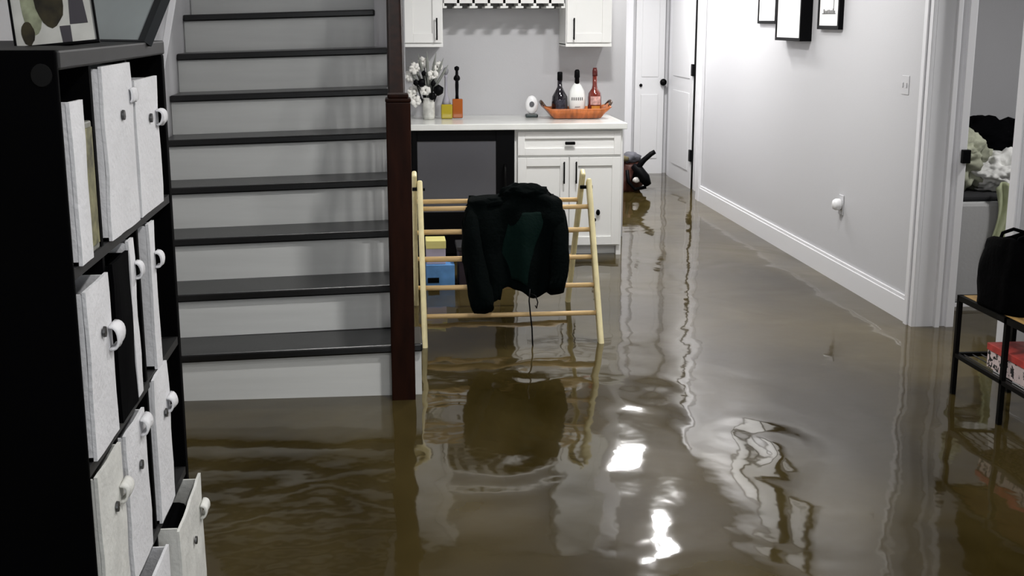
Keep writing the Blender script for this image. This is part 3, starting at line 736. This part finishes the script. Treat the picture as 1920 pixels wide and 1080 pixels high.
bx(2.378, 2.425, 4.18, 4.186, ZTB+.222, ZTB+.232).build('bag_tag', mat('tag_grey', (.3, .3, .3), .5), t)
# patterned shoe box on lower shelf
t = thing('shoe_box', (2.39, 4.2, .175), 'white shoebox with black spots and red lid on the lower bench shelf', 'box')
Mb = mat('spotted_card', (.75, .68, .66), .5)
nt = Mb.node_tree; vo = nt.nodes.new('ShaderNodeTexNoise'); vo.inputs['Scale'].default_value = 55; tc = nt.nodes.new('ShaderNodeTexCoord'); nt.links.new(tc.outputs['Object'], vo.inputs['Vector'])
rp = nt.nodes.new('ShaderNodeValToRGB'); rp.color_ramp.interpolation = 'CONSTANT'; rp.color_ramp.elements[0].color = (.75, .62, .6, 1); rp.color_ramp.elements[1].position = .56; rp.color_ramp.elements[1].color = (.02, .02, .02, 1)
nt.links.new(vo.outputs['Fac'], rp.inputs[0]); nt.links.new(rp.outputs[0], nt.nodes['Principled BSDF'].inputs['Base Color'])
bx(2.29, 2.485, 4.02, 4.40, .176, .245).build('box_body', Mb, t, bevel=.002)
bx(2.287, 2.488, 4.017, 4.403, .245, .272).build('box_lid', mat('red_lid', (.5, .06, .05), .4, var=.4, vscale=15), t, bevel=.002)

# ================================================================ BEDROOM
bd = thing('bed', (3.5, 6.6, -.06), 'grey upholstered bed in the room beyond the doorway', 'bed')
bx(2.80, 4.2, 6.10, 7.4, .02, .56).build('bed_base', mat('grey_upholstery', (.36, .36, .36), .8, bump=.1, bscale=60), bd, bevel=.02)
bx(2.80, 4.2, 6.095, 6.11, -.01, .02).build('bed_edge', 'trim', bd)
bx(2.84, 4.16, 6.14, 7.36, -.06, -.01).build('bed_plinth', 'black', bd)
bx(2.82, 4.18, 6.13, 7.38, .56, .60).build('mattress_cover', mat('dark_sheet', (.012, .012, .014), .8), bd, bevel=.015)
def heap(name, c, r, m, seed, amp=.3, sub=5, fr=2.5):
    b = B(); b.blob(c, r, sub, amp, fr, seed)
    for v in b.bm.verts:
        q = .030*(1-abs(noise.noise(v.co*13+Vector((seed, 0, 0)))*2.4))+.014*(1-abs(noise.noise(v.co*30)*2))
        v.co += (v.co-Vector(c)).normalized()*q
        v.co.z = max(v.co.z, .601)
    return b.build(name, m, None, smooth=True)
M['sheet'] = mat('crumpled_blanket', (.30, .31, .235), .85, var=.45, vscale=10, bump=.4, bscale=25)
M['sheetw'] = mat('pale_blanket', (.62, .62, .60), .85, var=.15, vscale=12, bump=.4, bscale=25)
o = heap('dark_clothes', (3.36, 6.75, .77), (.42, .22, .15), 'darkbin', 4, .25); tag(o, 'heap of black clothes behind the pale blankets on the bed', 'clothes')
o = heap('crumpled_blanket', (3.02, 6.36, .76), (.16, .15, .155), 'sheet', 11, .3); tag(o, 'crumpled greenish blanket heaped on the near left of the bed', 'blanket')
t = thing('pale_blanket', (3.3, 6.3, .6), 'pale grey-white blanket with an end hanging over the bed side', 'blanket')
o = heap('blanket_heap', (3.27, 6.32, .69), (.17, .15, .09), 'sheetw', 21, .35); o.parent = t; o.location = -Vector(t.location)
b = B(); b.grid(lambda u, v: (3.13+.20*u+.02*math.sin(v*5), 6.085-.012*math.sin(u*26+v*3)-.008, .64-.40*v+.03*math.sin(u*7)), 40, 20); b.build('hanging_end', mat('hanging_cloth', (.36, .39, .25), .85, var=.2, vscale=10), t, smooth=True, solid=.006)

# ================================================================ CEILING LIGHTS
for i, (x, y, p, r) in enumerate(DOWNLIGHTS):
    if not r: continue
    t = thing('ceiling_downlight', (x, y, CEIL), 'round recessed ceiling light', 'light', 'recessed ceiling lights')
    b = B(); b.lathe((x, y, CEIL-.006), [(r*1.25, 0), (r*1.25, .006)], 28); b.build('trim_ring', 'lamptrim', t)
    b = B(); b.lathe((x, y, CEIL-.009), [(r, 0), (r, .003)], 28); b.build('lens', 'lampglow', t)
    lamp('downlight', (x, y, CEIL-.012), p, r*2)
t = thing('stairwell_fill_disc', (-.55, 6.8, 4.2), 'added flat fill light, unseen, high above the stairs', 'light')
b = B(); b.lathe((-.55, 6.8, 4.17), [(.14, 0), (.14, .03)], 28); b.build('lens', 'lampglow', t)
lamp('stairwell_fill', (-.55, 6.8, 4.16), 30, .3)  # fill lamp and its disc added to light the stairwell
# cool fill light added behind the camera, no window there
lamp('front_fill', (.9, -2.5, 1.45), 34, 2.6, rot=(PI/2, 0, 0), color=(.93, .97, 1), shape='RECTANGLE', sy=1.5)
lamp('bedroom_fill', (3.9, 5.2, CEIL-.02), 34, .3)  # unseen fill lamp added to brighten the bedroom
